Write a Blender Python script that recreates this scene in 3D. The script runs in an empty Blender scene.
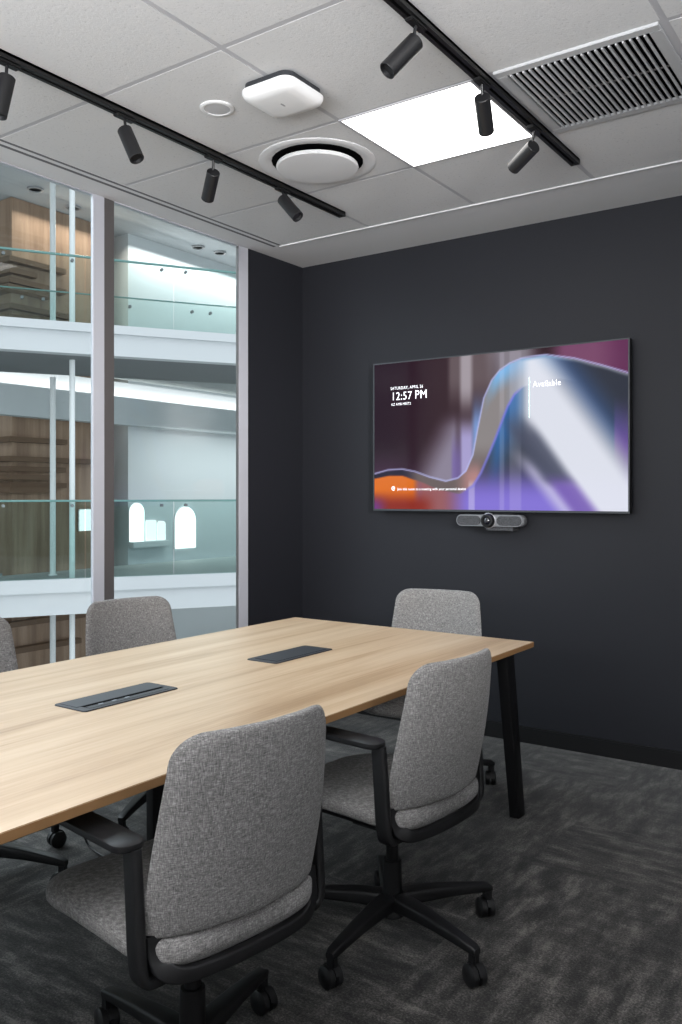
import bpy, bmesh, math, random
from math import radians as R, sin, cos, pi, sqrt
from mathutils import Vector, Matrix
random.seed(7)
S = bpy.context.scene
COL = S.collection

# ------------------------------------------------------------------ helpers
def lin(c):
    return tuple((x/12.92 if x <= .04045 else ((x+.055)/1.055)**2.4) for x in (v/255 for v in c))

MATS = {}
def mat(name, rgb=(128, 128, 128), rough=.5, metal=0., spec=.5, emis=None, estr=0., coat=0.):
    m = bpy.data.materials.new(name); m.use_nodes = True
    b = m.node_tree.nodes['Principled BSDF']
    b.inputs['Base Color'].default_value = (*lin(rgb), 1)
    b.inputs['Roughness'].default_value = rough
    b.inputs['Metallic'].default_value = metal
    b.inputs['Specular IOR Level'].default_value = spec
    b.inputs['Coat Weight'].default_value = coat
    if emis:
        b.inputs['Emission Color'].default_value = (*lin(emis), 1)
        b.inputs['Emission Strength'].default_value = estr
    MATS[name] = m
    return m

def nd(m, kind, **kw):
    n = m.node_tree.nodes.new(kind)
    for k, v in kw.items():
        if k in n.inputs: n.inputs[k].default_value = v
        else: setattr(n, k, v)
    return n
def ln(m, a, ao, b, bi):
    m.node_tree.links.new(a.outputs[ao], b.inputs[bi])
def ramp(m, stops):
    r = m.node_tree.nodes.new('ShaderNodeValToRGB')
    e = r.color_ramp.elements
    while len(e) > 1: e.remove(e[-1])
    e[0].position = stops[0][0]; e[0].color = (*lin(stops[0][1]), 1)
    for p, c in stops[1:]:
        k = e.new(p); k.color = (*lin(c), 1)
    return r
def bsdf(m): return m.node_tree.nodes['Principled BSDF']
def mapping(m, scale=(1, 1, 1), rot=(0, 0, 0)):
    tc = nd(m, 'ShaderNodeTexCoord'); mp = nd(m, 'ShaderNodeMapping')
    mp.inputs['Scale'].default_value = scale; mp.inputs['Rotation'].default_value = rot
    ln(m, tc, 'Object', mp, 'Vector'); return mp

class MB:
    def __init__(s): s.b = bmesh.new()
    def quadbox(s, lo, hi, bevel=0, M=None):
        x0, y0, z0 = lo; x1, y1, z1 = hi
        t = bmesh.new()
        bmesh.ops.create_cube(t, size=1)
        for v in t.verts:
            v.co = Vector(((x0+x1)/2+v.co.x*(x1-x0), (y0+y1)/2+v.co.y*(y1-y0), (z0+z1)/2+v.co.z*(z1-z0)))
        if bevel: bmesh.ops.bevel(t, geom=t.edges[:]+t.verts[:], offset=bevel, segments=2, affect='EDGES', clamp_overlap=True)
        s.merge(t, M); return s
    def merge(s, t, M=None):
        if M is not None: t.transform(M)
        me = bpy.data.meshes.new('tmp'); t.to_mesh(me); t.free()
        s.b.from_mesh(me); bpy.data.meshes.remove(me)
    def loop_loft(s, loops, cap=True, closed=False):
        vs = [[s.b.verts.new(p) for p in L] for L in loops]
        n = len(vs[0])
        rng = range(len(vs)) if closed else range(len(vs)-1)
        for i in rng:
            a, c = vs[i], vs[(i+1) % len(vs)]
            for j in range(n):
                k = (j+1) % n
                try: s.b.faces.new((a[j], a[k], c[k], c[j]))
                except ValueError: pass
        if cap and not closed:
            s.b.faces.new(vs[0][::-1]); s.b.faces.new(vs[-1])
        return s
    def lathe(s, prof, M=None, n=28):
        t = MB(); loops = [[(r*cos(2*pi*k/n), r*sin(2*pi*k/n), z) for k in range(n)] for r, z in prof]
        t.loop_loft(loops)
        s.merge(t.b, M); return s
    def cyl(s, p, q, r, r2=None, n=20, bevel=.0):
        p = Vector(p); q = Vector(q); L = (q-p).length; r2 = r if r2 is None else r2
        M = Matrix.Translation(p) @ (q-p).to_track_quat('Z', 'Y').to_matrix().to_4x4()
        if bevel:
            pr = [(r-bevel, 0), (r, bevel), (r2, L-bevel), (r2-bevel, L)]
        else: pr = [(r, 0), (r2, L)]
        return s.lathe(pr, M, n)
    def sweep(s, pts, sec, up=(0, 0, 1), scales=None, closed=False):
        """sweep a section (list of (a,b)) along a polyline; a = sideways, b = along 'up'"""
        P = [Vector(p) for p in pts]; U = Vector(up); loops = []
        n = len(P)
        for i, p in enumerate(P):
            if closed: d = (P[(i+1) % n]-P[i-1]).normalized()
            else: d = (P[min(i+1, n-1)]-P[max(i-1, 0)]).normalized()
            a = d.cross(U)
            if a.length < 1e-4: a = d.cross(Vector((1, 0, 0)))
            a.normalize(); b = a.cross(d).normalized()
            k = scales[i] if scales else (1, 1)
            loops.append([p+a*x*k[0]+b*y*k[1] for x, y in sec])
        return s.loop_loft(loops, closed=closed)
    def obj(s, name, m, parent=None, smooth=True, loc=None, angle=40):
        bmesh.ops.recalc_face_normals(s.b, faces=s.b.faces)
        me = bpy.data.meshes.new(name); s.b.to_mesh(me); s.b.free()
        if smooth:
            me.polygons.foreach_set('use_smooth', [True]*len(me.polygons))
            me.set_sharp_from_angle(angle=R(angle))
        o = bpy.data.objects.new(name, me); COL.objects.link(o)
        me.materials.append(MATS[m])
        if parent: o.parent = parent
        if loc: o.location = loc
        return o

def rrect(w, h, r, n=5):
    """rounded rectangle section, half sizes w,h"""
    out = []
    for cx, cy, a0 in ((w-r, h-r, 0), (-w+r, h-r, 90), (-w+r, -h+r, 180), (w-r, -h+r, 270)):
        for k in range(n):
            a = R(a0+90*k/(n-1)); out.append((cx+r*cos(a), cy+r*sin(a)))
    return out
def smooth_path(pts, it=3):
    P = [Vector(p) for p in pts]
    for _ in range(it):
        Q = [P[0]]
        for a, b in zip(P, P[1:]): Q += [a*.75+b*.25, a*.25+b*.75]
        Q.append(P[-1]); P = Q
    return P
def thing(name, label, cat, loc=(0, 0, 0), rz=0, group=None):
    o = bpy.data.objects.new(name, None); COL.objects.link(o)
    o.location = loc; o.rotation_euler = (0, 0, rz); o.empty_display_size = .05
    return tag(o, label, cat, group)
def tag(o, label, cat, group=None):
    o['label'] = label; o['category'] = cat
    if group: o['group'] = group
    return o
def struct(o): o['kind'] = 'structure'; return o
def box(name, m, lo, hi, parent=None, bevel=0):
    b = MB(); b.quadbox(lo, hi, bevel); return b.obj(name, m, parent, smooth=bool(bevel))
def copy_tree(o, parent=None):
    c = o.copy(); COL.objects.link(c)
    if parent: c.parent = parent
    for ch in list(o.children): copy_tree(ch, c)
    return c

# ------------------------------------------------------------------ camera
F_PX, HOR, YAW, H = 860., 495., R(35.0), 1.36
cam = bpy.data.cameras.new('camera'); co = bpy.data.objects.new('camera', cam); COL.objects.link(co)
cam.sensor_width = 36; cam.sensor_fit = 'AUTO'; cam.lens = F_PX/1024*36
cam.shift_y = (HOR-512)/1024
co.location = (0, 0, H); co.rotation_euler = (R(90), 0, YAW); cam.clip_start = .05
S.camera = co
FW = Vector((-sin(YAW), cos(YAW), 0)); RT = Vector((cos(YAW), sin(YAW), 0))
def ray(u, v): return FW+RT*((u-341)/F_PX)+Vector((0, 0, (HOR-v)/F_PX))

# ------------------------------------------------------------------ materials
mat('ceiling_tile', (206, 206, 207), .9, spec=.1)
m = MATS['ceiling_tile']; mp = mapping(m)
n1 = nd(m, 'ShaderNodeTexNoise', Scale=95., Detail=4., Roughness=.7); ln(m, mp, 0, n1, 'Vector')
rp = ramp(m, [(.0, (172, 172, 174)), (.33, (190, 190, 191)), (.40, (211, 211, 212)), (1, (213, 213, 214))]); ln(m, n1, 'Fac', rp, 'Fac')
ln(m, rp, 'Color', bsdf(m), 'Base Color')
bp_ = nd(m, 'ShaderNodeBump', Strength=.25, Distance=.004); ln(m, n1, 'Fac', bp_, 'Height'); ln(m, bp_, 'Normal', bsdf(m), 'Normal')
mat('ceiling_grid', (182, 182, 186), .6)
mat('white_paint', (214, 214, 216), .75, spec=.25)
mat('white_metal', (222, 222, 224), .35)
mat('white_plastic', (232, 232, 233), .35)
mat('grey_plastic', (150, 150, 152), .5)
mat('track_black', (20, 20, 21), .45)
mat('lamp_black', (27, 27, 29), .42)
mat('black_plastic', (17, 17, 19), .48, spec=.45)
mat('black_metal', (13, 13, 15), .5, spec=.35)
mat('void_black', (6, 6, 7), .9, spec=.05)
mat('aluminium', (186, 187, 195), .4, metal=.0)
mat('dark_frame', (88, 84, 84), .5)
mat('dark_wall', (30, 31, 37), .62, spec=.35)
m = MATS['dark_wall']; mp = mapping(m); n1 = nd(m, 'ShaderNodeTexNoise', Scale=180., Detail=2.); ln(m, mp, 0, n1, 'Vector')
bp_ = nd(m, 'ShaderNodeBump', Strength=.06, Distance=.002); ln(m, n1, 'Fac', bp_, 'Height'); ln(m, bp_, 'Normal', bsdf(m), 'Normal')
mat('dark_skirting', (15, 15, 17), .45)
mat('room_wall', (150, 150, 152), .8)
# carpet
mat('carpet', (70, 70, 74), .95, spec=.05)
m = MATS['carpet']; mp = mapping(m)
br = nd(m, 'ShaderNodeTexBrick', Scale=1., offset=.5); br.inputs['Brick Width'].default_value = .5; br.inputs['Row Height'].default_value = .5
br.inputs['Mortar Size'].default_value = 0.; br.inputs['Color1'].default_value = (0, 0, 0, 1); br.inputs['Color2'].default_value = (1, 1, 1, 1)
ln(m, mp, 0, br, 'Vector')
mpA = nd(m, 'ShaderNodeMapping'); mpA.inputs['Scale'].default_value = (5, 17, 1); ln(m, mp, 0, mpA, 'Vector')
mpB = nd(m, 'ShaderNodeMapping'); mpB.inputs['Scale'].default_value = (17, 5, 1); ln(m, mp, 0, mpB, 'Vector')
nA = nd(m, 'ShaderNodeTexNoise', Scale=1., Detail=6., Roughness=.66); ln(m, mpA, 0, nA, 'Vector')
nB = nd(m, 'ShaderNodeTexNoise', Scale=1., Detail=6., Roughness=.66); ln(m, mpB, 0, nB, 'Vector')
mx = nd(m, 'ShaderNodeMix', data_type='FLOAT'); ln(m, br, 'Color', mx, 0); ln(m, nA, 'Fac', mx, 2); ln(m, nB, 'Fac', mx, 3)
nF = nd(m, 'ShaderNodeTexNoise', Scale=150., Detail=3., Roughness=.75); ln(m, mp, 0, nF, 'Vector')
ad = nd(m, 'ShaderNodeMath', operation='MULTIPLY_ADD'); ln(m, nF, 'Fac', ad, 0); ad.inputs[1].default_value = .62; ln(m, mx, 0, ad, 2)
bsdf(m).inputs['Sheen Weight'].default_value = .4; bsdf(m).inputs['Sheen Roughness'].default_value = .4
rp = ramp(m, [(.66, (17, 17, 17)), (.75, (40, 39, 38)), (.84, (66, 64, 62)), (.98, (116, 112, 108))]); ln(m, ad, 0, rp, 'Fac'); ln(m, rp, 'Color', bsdf(m), 'Base Color')
bp_ = nd(m, 'ShaderNodeBump', Strength=.25, Distance=.004); ln(m, nF, 'Fac', bp_, 'Height'); ln(m, bp_, 'Normal', bsdf(m), 'Normal')
# oak
mat('oak', (205, 178, 142), .42, spec=.4)
m = MATS['oak']; mp = mapping(m, (9, .55, 9))
n1 = nd(m, 'ShaderNodeTexNoise', Scale=1., Detail=7., Roughness=.62, Distortion=.5); ln(m, mp, 0, n1, 'Vector')
mp2 = mapping(m, (95, 2.2, 95)); n2 = nd(m, 'ShaderNodeTexNoise', Scale=1., Detail=4., Roughness=.6); ln(m, mp2, 0, n2, 'Vector')
ad = nd(m, 'ShaderNodeMath', operation='MULTIPLY_ADD'); ln(m, n2, 'Fac', ad, 0); ad.inputs[1].default_value = .3; ln(m, n1, 'Fac', ad, 2)
rp = ramp(m, [(.42, (160, 132, 102)), (.58, (184, 157, 127)), (.72, (196, 171, 142)), (.9, (205, 183, 157))]); ln(m, ad, 0, rp, 'Fac'); ln(m, rp, 'Color', bsdf(m), 'Base Color')
mat('oak_edge', (146, 110, 72), .5)
# fabric
def fabric(name, stops):
    mat(name, (140, 138, 138), .92, spec=.12)
    m = MATS[name]
    mpA = mapping(m, (520, 520, 70)); mpB = mapping(m, (80, 80, 520))
    a = nd(m, 'ShaderNodeTexNoise', Scale=1., Detail=3., Roughness=.7); ln(m, mpA, 0, a, 'Vector')
    b = nd(m, 'ShaderNodeTexNoise', Scale=1., Detail=3., Roughness=.7); ln(m, mpB, 0, b, 'Vector')
    ad = nd(m, 'ShaderNodeMath', operation='ADD'); ln(m, a, 'Fac', ad, 0); ln(m, b, 'Fac', ad, 1)
    hf = nd(m, 'ShaderNodeMath', operation='MULTIPLY'); ln(m, ad, 0, hf, 0); hf.inputs[1].default_value = .5
    rp = ramp(m, stops); ln(m, hf, 0, rp, 'Fac'); ln(m, rp, 'Color', bsdf(m), 'Base Color')
    bp_ = nd(m, 'ShaderNodeBump', Strength=.35, Distance=.002); ln(m, hf, 0, bp_, 'Height'); ln(m, bp_, 'Normal', bsdf(m), 'Normal')
    bsdf(m).inputs['Sheen Weight'].default_value = .15
fabric('grey_fabric', [(.33, (70, 70, 70)), (.5, (121, 119, 118)), (.68, (180, 178, 176))])
# slate / outlets
mat('slate_plastic', (37, 40, 46), .55)
mat('slate_light', (43, 47, 54), .55)
# outside
mat('gallery_white', (214, 216, 219), .7)
mat('gallery_wall', (206, 211, 214), .8)
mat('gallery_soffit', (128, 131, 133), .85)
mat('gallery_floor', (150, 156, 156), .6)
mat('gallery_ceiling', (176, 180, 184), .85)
mat('post_white', (238, 240, 241), .45)
mat('steel', (120, 124, 126), .35, metal=.8)
mat('wood_cladding', (150, 118, 92), .6)
m = MATS['wood_cladding']; mp = mapping(m, (5, 5, .35)); n1 = nd(m, 'ShaderNodeTexNoise', Scale=1., Detail=5., Roughness=.6); ln(m, mp, 0, n1, 'Vector')
rp = ramp(m, [(.3, (126, 100, 82)), (.5, (152, 126, 105)), (.72, (172, 147, 126))]); ln(m, n1, 'Fac', rp, 'Fac'); ln(m, rp, 'Color', bsdf(m), 'Base Color')
mat('wood_fin', (104, 80, 60), .6)
def glass(name, tint, gloss):
    m = bpy.data.materials.new(name); m.use_nodes = True; MATS[name] = m
    nt = m.node_tree; nt.nodes.remove(nt.nodes['Principled BSDF'])
    out = nt.nodes['Material Output']
    t = nd(m, 'ShaderNodeBsdfTransparent'); t.inputs['Color'].default_value = (*tint, 1)
    g = nd(m, 'ShaderNodeBsdfGlossy'); g.inputs['Roughness'].default_value = .01
    fr = nd(m, 'ShaderNodeFresnel', IOR=gloss); mx = nd(m, 'ShaderNodeMixShader')
    ge = nd(m, 'ShaderNodeNewGeometry'); iv = nd(m, 'ShaderNodeMath', operation='SUBTRACT'); iv.inputs[0].default_value = 1; ln(m, ge, 'Backfacing', iv, 1)
    mu = nd(m, 'ShaderNodeMath', operation='MULTIPLY'); ln(m, fr, 0, mu, 0); ln(m, iv, 0, mu, 1)   # the far face of a pane adds no second mirror
    ln(m, mu, 0, mx, 0); ln(m, t, 0, mx, 1); ln(m, g, 0, mx, 2); nt.links.new(mx.outputs[0], out.inputs['Surface'])
glass('window_glass', (.90, .93, .93), 1.45)
glass('balustrade_glass', (.915, .965, .958), 1.3)
glass('balustrade_glass_green', (.80, .89, .88), 1.3)
mat('glass_edge', (110, 150, 146), .2)

# ------------------------------------------------------------------ room shell
XL, YB, CZ = -3.43, 4.46, 2.845        # window wall, dark wall, ceiling
XR, YF = 1.9, -3.0
struct(box('floor', 'carpet', (XL-.15, YF, -.12), (XR, YB+.15, 0)))
struct(box('wall_back', 'dark_wall', (XL-.15, YB, 0), (XR, YB+.15, CZ+.25)))
struct(box('wall_right', 'room_wall', (XR, YF, 0), (XR+.12, YB+.15, CZ+.25)))
struct(box('wall_front', 'room_wall', (XL-.15, YF-.12, 0), (XR+.12, YF, CZ+.25)))
struct(box('wall_left', 'dark_wall', (XL-.022, 3.9225, 0), (XL, YB, CZ+.25)))
b = MB()
b.quadbox((XL, YB-.014, 0), (XR, YB, .082)); b.quadbox((XL, YB-.011, .082), (XR, YB, .088))
struct(b.obj('baseboard_back', 'dark_skirting', smooth=False))
struct(box('baseboard_left', 'dark_skirting', (XL, 3.922, 0), (XL+.014, YB-.014, .088)))
# ceiling: slab, plaster border, exposed grid, tegular tiles
BX, BY = -3.217, 3.992
gx = [BX, -2.606, -1.963, -1.345, -.715, -.02, .6, 1.2, XR]
gy = [YF, -2.1, -1.5, -.9, -.3, .3, .9, 1.5, 2.112, 2.787, 3.374, BY]
struct(box('ceiling', 'ceiling_grid', (BX, YF, CZ+.0008), (XR, BY, CZ+.25)))
b = MB()
b.quadbox((XL-.02, YF, CZ), (BX-.022, YB, CZ+.25)); b.quadbox((BX-.022, BY+.004, CZ), (XR, YB, CZ+.25))
struct(b.obj('trim_1', 'white_paint', smooth=False))
b = MB()   # perimeter angle: base strip of the painted groove shade by the window, bright bead by the dark wall
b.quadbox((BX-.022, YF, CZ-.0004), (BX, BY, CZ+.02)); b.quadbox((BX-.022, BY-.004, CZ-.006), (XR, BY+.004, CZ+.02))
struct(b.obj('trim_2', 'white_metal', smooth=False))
mat('groove_shade_grey', (104, 104, 108), .7)
struct(box('trim_3', 'groove_shade_grey', (BX-.020, YF, CZ-.001), (BX-.003, BY-.006, CZ+.02)))  # flush strip, the groove's shade is put into its grey
struct(box('trim_4', 'groove_shade_grey', (BX-.068, YF, CZ-.0008), (BX-.048, BY-.006, CZ+.002)))  # second flush strip of painted groove shade
b = MB(); HG = .011
special = {(1, 9): 'diffuser', (2, 9): 'panel', (3, 9): 'vent'}
for i in range(len(gx)-1):
    for j in range(len(gy)-1):
        if (i, j) in special and special[(i, j)] in ('panel', 'vent'): continue
        x0, x1, y0, y1 = gx[i]+HG, gx[i+1]-HG, gy[j]+HG, gy[j+1]-HG
        if i == 0: x0 = gx[0]+.002
        if j == len(gy)-2: y1 = gy[-1]-.008
        c = .0004
        b.loop_loft([[(x0-c, y0-c, CZ+.002), (x1+c, y0-c, CZ+.002), (x1+c, y1+c, CZ+.002), (x0-c, y1+c, CZ+.002)],
                     [(x0, y0, CZ), (x1, y0, CZ), (x1, y1, CZ), (x0, y1, CZ)]])
o = struct(b.obj('ceiling_tiles', 'ceiling_tile', smooth=False))

# ------------------------------------------------------------------ window wall
def window(name, y0, y1, fl, fr):
    w = bpy.data.objects.new(name, None); COL.objects.link(w); struct(w)
    p = MB(); p.quadbox((XL-.012, y0+.002, .06), (XL-.004, y1-.002, CZ-.004)); p.obj('pane', 'window_glass', w, smooth=False)
    box('head_channel', 'aluminium', (XL-.03, y0, CZ-.005), (XL-.001, y1, CZ+.02), w)
    box('sill_channel', 'aluminium', (XL-.06, y0, 0), (XL, y1, .06), w)
    return w
w1 = window('window_1', YF, 2.769, 0, 0)
box('mullion', 'aluminium', (XL-.018, 2.769, 0), (XL+.003, 2.838, CZ), w1, .002)
box('mullion_gasket', 'dark_frame', (XL-.018, 2.838, 0), (XL-.001, 2.872, CZ), w1)
box('mullion_gasket', 'dark_frame', (XL-.018, 2.872, 0), (XL-.003, 2.903, CZ), w1)
for yy in (-.35, -2.0): box('mullion', 'aluminium', (XL-.018, yy, 0), (XL+.003, yy+.07, CZ), w1, .002)
w2 = window('window_2', 2.903, 3.836, 0, 0)
box('gasket', 'dark_frame', (XL-.018, 3.834, 0), (XL-.002, 3.840, CZ), w2)
box('jamb', 'aluminium', (XL-.018, 3.840, 0), (XL+.002, 3.922, CZ), w2, .002)

# ------------------------------------------------------------------ conference table
TX0, TX1, TY0, TY1, TZ = -2.695, -1.415, -.17, 3.442, .74
table = thing('conference_table', 'long light oak conference table on black angled legs', 'table', ((TX0+TX1)/2, (TY0+TY1)/2, 0))
tx, ty = (TX0+TX1)/2, (TY0+TY1)/2
def tl(x, y, z): return (x-tx, y-ty, z)
b = MB(); b.quadbox(tl(TX0, TY0, TZ-.022), tl(TX1, TY1, TZ), .0015)
top = b.obj('tabletop', 'oak', table, smooth=False)
top.data.materials.append(MATS['oak_edge'])
for p in top.data.polygons:
    if abs(p.normal.z) < .9: p.material_index = 1
def leg(x0, y0, x1, y1, top_w=.078, bot_w=.07):
    b = MB()
    L = []
    for k, (x, y, z, w) in enumerate(((x0, y0, TZ-.03, top_w), (x1, y1, .008, bot_w))):
        L.append([tl(x+a, y+c, z) for a, c in rrect(w/2*.62, w/2, .006, 3)])
    b.loop_loft(L)
    o = b.obj('leg', 'black_metal', table)
    f = MB(); f.cyl(tl(x1, y1, 0), tl(x1, y1, .01), .012); f.obj('foot', 'black_plastic', o)
leg(-1.466, 3.262, -1.472, 3.40); leg(-2.635, 3.262, -2.63, 3.40)
leg(-1.475, .02, -1.488, -.12); leg(-2.635, .02, -2.63, -.12)
leg(-2.07, 1.92, -2.07, 1.92, .06, .05)
b = MB()
for x in (-2.35, -1.78): b.quadbox(tl(x-.02, 0, TZ-.066), tl(x+.02, 3.28, TZ-.026))
for y in (.02, 1.92, 3.26): b.quadbox(tl(-2.64, y-.025, TZ-.06), tl(-1.465, y+.025, TZ-.0265))
b.obj('under_frame', 'black_metal', table, smooth=False)
def power_box(y0, y1, opened):
    x0, x1 = -2.148, -2.003
    b = MB(); cx, cy = (x0+x1)/2, (y0+y1)/2
    sec = rrect((x1-x0)/2, (y1-y0)/2, .012)
    b.loop_loft([[tl(cx+a, cy+c, TZ-.02) for a, c in sec], [tl(cx+a, cy+c, TZ+.002) for a, c in sec], [tl(cx+a*.985, cy+c*.993, TZ+.0035) for a, c in sec]])
    o = b.obj('power_box', 'slate_plastic', table)
    o['label'] = 'dark grey power outlet box let into the tabletop'
    if opened:
        l = MB(); l.quadbox(tl(x0+.012, y0+.014, TZ+.003), tl(x1-.054, y1-.014, TZ+.0048), .0006); l.obj('lid', 'slate_light', o)
        g = MB(); g.quadbox(tl(x1-.054, y0+.03, TZ+.0036), tl(x1-.037, y1-.03, TZ+.0041)); g.obj('cable_slot', 'void_black', o, smooth=False)
        l = MB(); l.quadbox(tl(x1-.037, y0+.03, TZ+.003), tl(x1-.014, y1-.03, TZ+.0046), .0006); l.obj('socket_strip', 'slate_plastic', o)
        for k in range(3):
            yy = y0+.075+k*.05
            l = MB(); l.quadbox(tl(x1-.035, yy, TZ+.0047), tl(x1-.029, yy+.016, TZ+.0052)); l.obj('socket', 'slate_bit', o, smooth=False)
    else:
        g = MB(); g.quadbox(tl(x0+.020, y0+.028, TZ+.0036), tl(x1-.018, y1-.028, TZ+.0039)); g.obj('lid_seam', 'void_black', o, smooth=False)
        l = MB(); l.quadbox(tl(x0+.021, y0+.029, TZ+.0036), tl(x1-.019, y1-.029, TZ+.0046), .0006); l.obj('lid', 'slate_plastic', o)
mat('slate_bit', (150, 156, 164), .5)
power_box(1.588, 1.958, True); power_box(2.445, 2.808, False)

# ------------------------------------------------------------------ chairs
def spow(c, e): return math.copysign(abs(c)**e, c)
def make_chair():
    t = thing('office_chair', 'x', 'chair', group='grey upholstered chairs round the conference table')
    # backrest: lofted upholstered shell, curved in plan
    W, Hb, z0, T = .231, .412, .483, .021
    def back_y(x, z):
        k = (z-z0)/Hb
        return -.205-.064*k-.010*sin(pi*k) + .062*(x/.235)**2
    b = MB(); loops = []
    rows = [(0, .0), (.004, .6), (.012, .92)]+[(.03+.9*k/15*1.0, 1) for k in range(16)]
    rows = [(0, .55), (.003, .85), (.008, .97), (.022, 1)]
    zz = [.022+(Hb-.022-.06)*k/14 for k in range(1, 15)]
    rows += [(z, 1) for z in zz]
    for k in range(1, 9): rows.append((Hb-.06+.06*sin(pi/2*k/8), None))
    N = 44
    for z, s in rows:
        k = z/Hb
        hw = W*(.985+.03*sin(pi*min(1, k*1.15+.05)))-.016*max(0, (k-.25)/.75)**1.3
        tt = T*(1.0-.18*k)
        if s is None:
            d = z-(Hb-.06); a = math.asin(min(1, d/.06)); hw = hw-.062*(1-cos(a))
            tt *= max(.12, cos(a*.985)**.45)
        elif s < 1:
            tt *= s; hw -= .012*(1-s)
        L = []
        for j in range(N):
            th = 2*pi*j/N
            x = hw*spow(cos(th), .32); d = tt*spow(sin(th), .75)*min(1, (1.02-abs(cos(th))**9))
            L.append((x, back_y(x, z0+z)+d, z0+z))
        loops.append(L)
    b.loop_loft(loops); b.obj('backrest', 'grey_fabric', t, angle=60)
    # seat cushion
    b = MB(); loops = []
    y0, y1 = -.207, .335
    for k in range(29):
        q = k/28; y = y0+(y1-y0)*(1-cos(pi*q))/2
        hw = .248
        if y < y0+.09: d = 1-(y-y0)/.09; hw -= .075*(1-sqrt(max(0, 1-d*d)))+.03*d
        if y > y1-.17: d = (y-(y1-.17))/.17; hw -= .15*(1-sqrt(max(0, 1-.985*d*d)))
        e = min(1, min(y-y0, y1-y)/.03); tt = (.031+.007*max(0, -y/.2))*sqrt(max(.04, 1-(1-e)**2))
        zc = .449-.012*max(0, (y-.1)/.16)**2-.002*max(0, -(y+.08)/.12)
        L = []
        for j in range(40):
            th = 2*pi*j/40; x = hw*spow(cos(th), .42)
            L.append((x, y, zc+.010*(x/.24)**2+tt*spow(sin(th), .62)))
        loops.append(L)
    b.loop_loft(loops); b.obj('seat', 'grey_fabric', t, angle=60)
    b = MB()   # seat pan below the cushion
    sec = [(x, y) for x, y in rrect(.20, .19, .08, 6)]
    b.loop_loft([[(x*.8, y*.8+.02, .398) for x, y in sec], [(x*1.0, y*1.0+.02, .412) for x, y in sec], [(x*1.04, y*1.05+.02, .424) for x, y in sec]])
    b.quadbox((-.085, -.14, .345), (.085, .11, .40), .012)
    b.obj('seat_pan', 'black_plastic', t)
    # back frame: U shaped band hugging the rear of the seat
    pts = [(-.207, -.156, .492), (-.207, -.160, .455), (-.202, -.174, .424), (-.172, -.196, .408), (-.10, -.207, .405), (0, -.210, .404)]
    pts = pts+[(-x, y, z) for x, y, z in pts[-2::-1]]
    P = smooth_path(pts, 3)
    b = MB()
    loops = []
    for i, p in enumerate(P):
        d = (P[min(i+1, len(P)-1)]-P[max(i-1, 0)]).normalized()
        side = abs(d.z)
        out = Vector((p.x, p.y-.05, 0)).normalized() if side < .6 else Vector((0, -1, 0))
        out = (Vector((0, -1, 0))*(.35+side)+Vector((p.x*2.2, -.6, 0))*(1-side)).normalized()
        out = (out-d*out.dot(d)).normalized(); wv = d.cross(out).normalized()
        wd = .025*side+.015*(1-side)
        loops.append([p+wv*x+out*y for x, y in rrect(wd, .011, .005, 4)])
    b.loop_loft(loops); b.obj('back_frame', 'black_plastic', t)
    # armrests
    for s in (-1, 1):
        arm = MB()
        pth = smooth_path([(s*.14, -.150, .400), (s*.20, -.152, .400), (s*.238, -.156, .404), (s*.246, -.154, .44), (s*.246, -.146, .56), (s*.247, -.138, .666)], 3)
        loops = []
        for i, p in enumerate(pth):
            d = (pth[min(i+1, len(pth)-1)]-pth[max(i-1, 0)]).normalized()
            f = Vector((0, 1, 0)); f = (f-d*f.dot(d)).normalized(); w = d.cross(f)
            q = i/(len(pth)-1)
            loops.append([p+w*a+f*c for a, c in rrect(.0115, .024-.002*q, .008, 4)])
        arm.loop_loft(loops)
        ao = arm.obj('armrest', 'black_plastic', t)
        pad = MB(); L = []
        for z, k in ((.662, .86), (.665, .97), (.671, 1), (.678, .98), (.681, .88)):
            L.append([(s*.250+a*k, -.014+c*(1-(1-k)*.35), z) for a, c in rrect(.035, .139, .03, 7)])
        pad.loop_loft(L); pad.obj('arm_pad', 'black_plastic', ao)
        # height knob at the seat side
        if s < 0: continue
        kn = MB(); kn.cyl((s*.07, -.05, .385), (s*.185, -.05, .383), .006); kn.cyl((s*.18, -.05, .383), (s*.205, -.05, .383), .012, bevel=.003)
        kn.obj('adjustment_knob', 'black_plastic', t)
    b = MB(); b.cyl((0, 0, .09), (0, 0, .24), .031, .029, bevel=.002); b.cyl((0, 0, .23), (0, 0, .36), .019); b.cyl((0, 0, .33), (0, 0, .35), .04, .03)
    b.obj('gas_lift', 'black_metal', t)
    # star base with castors
    b = MB(); b.cyl((0, 0, .07), (0, 0, .135), .045, .038, bevel=.006)
    base = b.obj('star_base', 'black_plastic', t)
    for k in range(5):
        M = Matrix.Rotation(R(72*k), 4, 'Z')
        l = MB()
        st = [(.03, .116, .030, .024), (.10, .118, .027, .021), (.20, .113, .022, .017), (.29, .104, .018, .014), (.337, .098, .016, .012), (.349, .095, .012, .008)]
        l.loop_loft([[M @ Vector((x, a, z+c)) for a, c in rrect(w, h, min(w, h)*.45, 4)] for x, z, w, h in st])
        l.quadbox((.322, -.012, .058), (.348, .012, .098), .004, M)
        lo = l.obj('base_leg', 'black_plastic', base)
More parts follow.
